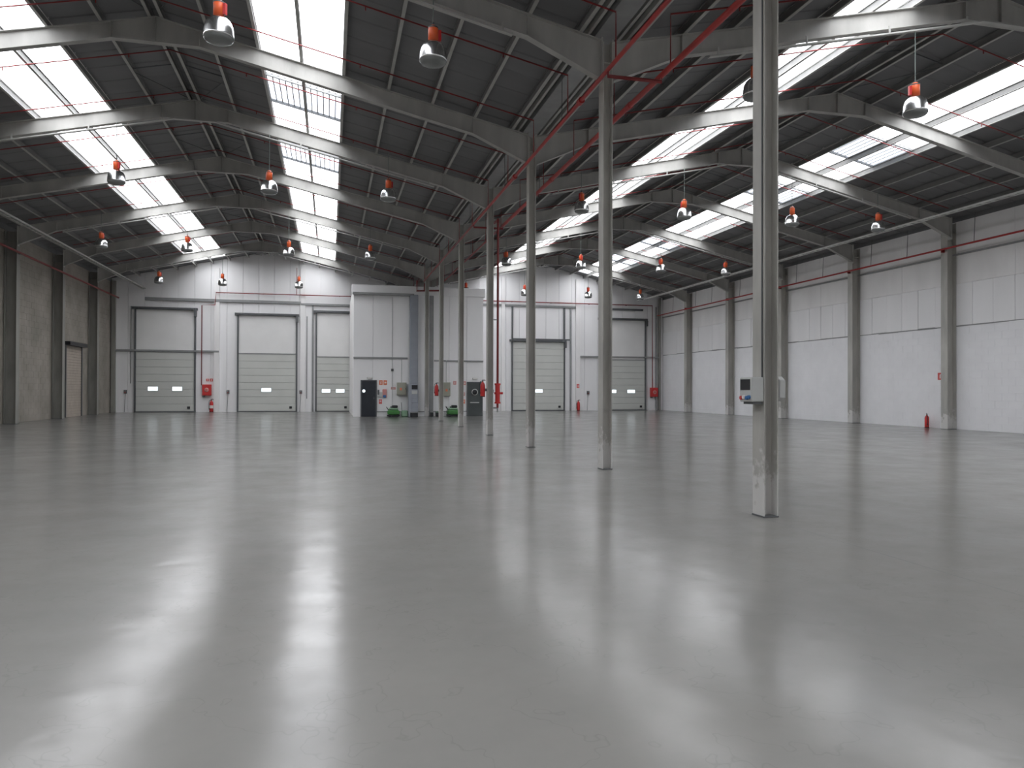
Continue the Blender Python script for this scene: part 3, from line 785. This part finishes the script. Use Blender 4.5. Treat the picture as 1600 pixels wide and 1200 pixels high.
# low black boxes on the floor
for x0, x1, h, lab, yy in ((4.42, 4.84, .24, 'low black box on the floor at the foot of the tall cupboard', BY-1.05), (5.62, 5.80, .24, 'left of the two small black crates between the columns', BY-.5),
                       (5.95, 6.20, .24, 'right of the two small black crates between the columns', BY-.5)):
    o = MB().bbox(x0, x1, yy-.15, yy+.15, 0, h, .015).build('crate', 'black'); 
    MB().bbox(x0-.01, x1+.01, yy-.16, yy+.16, h-.0, h+.04, .01).build('lid', 'lime' if x0 > 5.9 else 'gframe', o)
    tag(o, lab, 'crate')
o = MB().bbox(3.96, 4.34, BY-.62, BY-.34, 0, .36, .05).build('bucket_trolley', 'lime'); tag(o, 'pale green cleaning trolley left of the tall cupboard', 'trolley')
MB().tube([(4.0, BY-.5, .34), (3.98, BY-.3, .82)], .015, 6).build('mop_handle', 'dframe', o)
# green floor machines
def scrubber(x):
    root = MB().bbox(-.34, .34, -.30, .30, .12, .38, .06).build('floor_machine', 'green')
    MB().bbox(-.27, .27, -.24, .24, .375, .50, .05).build('water_tank', 'lime', root)
    MB().bbox(-.36, .34, -.26, .26, .03, .12, .02).build('brush_deck', 'black', root)
    MB().bbox(-.10, .24, -.15, .15, .50, .66, .04).build('motor_cover', 'black', root)
    MB().bbox(-.18, -.04, -.12, .12, .50, .60, .03).build('control_panel', 'dframe', root)
    m = MB(); m.tube([(-.28,.12,.38),(-.40,.12,.56),(-.40,-.12,.56),(-.28,-.12,.38)], .018, 8); m.build('handlebar', 'black', root)
    for sx in (-.22, .22):
        w_ = MB().tube([(sx,-.29,.07),(sx,-.24,.07)], .07, 14); w_.build('wheel', 'black', root)
        w_ = MB().tube([(sx,.24,.07),(sx,.29,.07)], .07, 14); w_.build('wheel', 'black', root)
    return root
s0 = scrubber(0); s0.location = (3.52, BY-.45, 0); tag(s0, 'green floor cleaning machine with black top, left of the tall cupboard', 'floor machine', 'green floor machines')
s1 = tree(s0, (6.96, BY-.45, 0), 0); tag(s1, 'green floor cleaning machine with black top, left of the dark grey door', 'floor machine', 'green floor machines')

# ------------------------------------------------------------ fire equipment
def extinguisher():
    root = MB().lathe([(0,.0),(.075,.0),(.085,.02),(.085,.40),(.075,.46),(.035,.51),(.025,.54),(0,.54)], n=18).build('fire_extinguisher', 'red')
    MB().lathe([(.087,.18),(.087,.32)], n=18).build('paper_label', 'sign', root)
    m = MB(); m.box(-.02,.02,-.02,.02,.53,.58); m.box(-.02,.10,-.012,.012,.575,.59); m.box(-.02,.09,-.012,.012,.60,.612); m.build('valve_handle', 'black', root)
    m = MB(); m.tube([(-.02,0,.56),(-.09,0,.54),(-.115,0,.42),(-.105,0,.2),(-.09,0,.12)], [.012,.012,.012,.012,.024], 8); m.build('hose', 'black', root)
    MB().lathe([(.06,-.0),(.088,.0),(.088,.03),(.086,.03)], n=18).build('base_ring', 'black', root)
    return root
e0 = extinguisher(); exts = [e0]
def place_ext(first, loc, s, lab, rz=0):
    o = e0 if first else tree(e0, loc, rz)
    o.location = loc; o.scale = (s,s,s); o.rotation_euler.z = rz
    if not first:
        for q in [c for c in o.children if c.name.startswith('paper_label')]: bpy.data.objects.remove(q)
    tag(o, lab, 'fire extinguisher', 'red fire extinguishers'); return o
place_ext(True, (-7.72, YF-.36, 0), 1.45, 'large red fire extinguisher on the floor below the left hose cabinet')
place_ext(False, (18.08, YF-.36, 0), 1.35, 'red fire extinguisher on the floor by the far wall between the right dock doors')
place_ext(False, (24.86, 26.85, 0), 1.02, 'red fire extinguisher at the foot of the right wall column', 1)
x3 = place_ext(False, (5.13, 25.35, 1.33), .98, 'red fire extinguisher hung on the left side of the fourth central column')
MB().box(.085, .155, -.03, .03, .2, .3).build('bracket', 'dframe', x3)
for q in [c for c in x3.children if c.name.startswith('paper_label')]: bpy.data.objects.remove(q)
x5 = place_ext(False, (5.15, 37.05, 1.25), 1.1, 'dark red fire extinguisher hung on the left side of the sixth central column')
MB().box(.08, .13, -.03, .03, .2, .3).build('bracket', 'dframe', x5)
for q in [c for c in x5.children if c.name.startswith('paper_label')]: bpy.data.objects.remove(q)
def hose_box(x0, x1, z0, z1, lab, y=YF):
    o = MB().bbox(x0, x1, y-.28, y-.01, z0, z1, .015).build('hose_cabinet', 'red')
    MB().bbox(x0+.04, x1-.04, y-.295, y-.28, z0+.04, z1-.04, .006).build('cabinet_door', 'red', o)
    m = MB(); m.lathe([(.05,0),(.15,0),(.15,.02),(.05,.02)], n=18); p = m.build('reel_window', 'pink', o); p.rotation_euler.x = math.pi/2; p.location = ((x0+x1)/2, y-.295, (z0+z1)/2)
    MB().box(x0+.0, x0+.16, y-.2, y-.06, z0-.1, z0).build('valve', 'dframe', o)
    tag(o, lab, 'hose cabinet', 'red hose cabinets')
hose_box(-8.32, -7.76, 1.12, 1.86, 'red fire hose cabinet on the far wall right of the leftmost dock door')
hose_box(24.0, 24.58, 1.05, 1.75, 'red fire hose cabinet in the far right corner')
# push-button stations beside the dock doors
for x, z, lab in ((-13.05, 1.36, 'small dark push-button box left of the leftmost dock door'), (-6.72, 1.36, 'small dark push-button box left of the second dock door'),
                  (-1.98, 1.36, 'small dark push-button box between the second and third dock doors'), (11.55, 1.45, 'dark push-button box right of the inner block'),
                  (18.95, 1.36, 'small dark push-button box left of the rightmost dock door')):
    yy = YF - (.15 if x in (-1.98,) else .006)
    o = MB().bbox(x-.09, x+.09, yy-.12, yy, z-.12, z+.12, .012).build('push_button_box', 'dframe')
    for q in (-.05, .05): MB().tube([(x, yy-.14, z+q), (x, yy-.12, z+q)], .025, 10).build('push_button', 'red' if q < 0 else 'lgrey', o)
    MB().tube([(x, yy-.04, z-.11), (x-.06, yy-.04, .02)], .012, 6).build('cable', 'dframe', o)
    tag(o, lab, 'control box', 'push-button boxes beside the dock doors')

# control boxes on the nearest column
cb = MB().bbox(5.10, 5.275, 8.32, 8.60, 1.45, 1.76, .012).build('control_box', 'lgrey')
MB().bbox(5.092, 5.10, 8.35, 8.57, 1.60, 1.735, .003).build('display', 'black', cb)
for k, (mm, yy) in enumerate((('red', 8.54), ('sign', 8.48), ('blue', 8.41), ('blue', 8.36))):
    MB().tube([(5.075, yy, 1.50+.01*(k%2)), (5.10, yy, 1.50+.01*(k%2))], .025, 10).build('button', mm, cb)
MB().box(5.14, 5.27, 8.35, 8.57, 1.42, 1.45).build('socket', 'dframe', cb)
tag(cb, 'light grey control box with black display and coloured buttons on the nearest column', 'control box')
m = MB(); m.bbox(5.485, 5.62, 8.36, 8.60, 1.46, 1.77, .04)
pb = m.build('power_box', 'lgrey'); tag(pb, 'plain light grey box on the right side of the nearest column', 'electrical box')
MB().bbox(5.52, 5.60, 8.35, 8.36, 1.5, 1.72, .003).build('cover', 'lgrey', pb)
MB().tube([(5.5, 8.50, 1.76), (5.5, 8.50, 8.3)], .012, 6).build('supply_cable', 'cable', pb)
m = MB(); m.tube([(5.272, 8.36, 1.74), (5.272, 8.36, 8.3)], .012, 6)
m.build('supply_cable', 'dframe', cb)
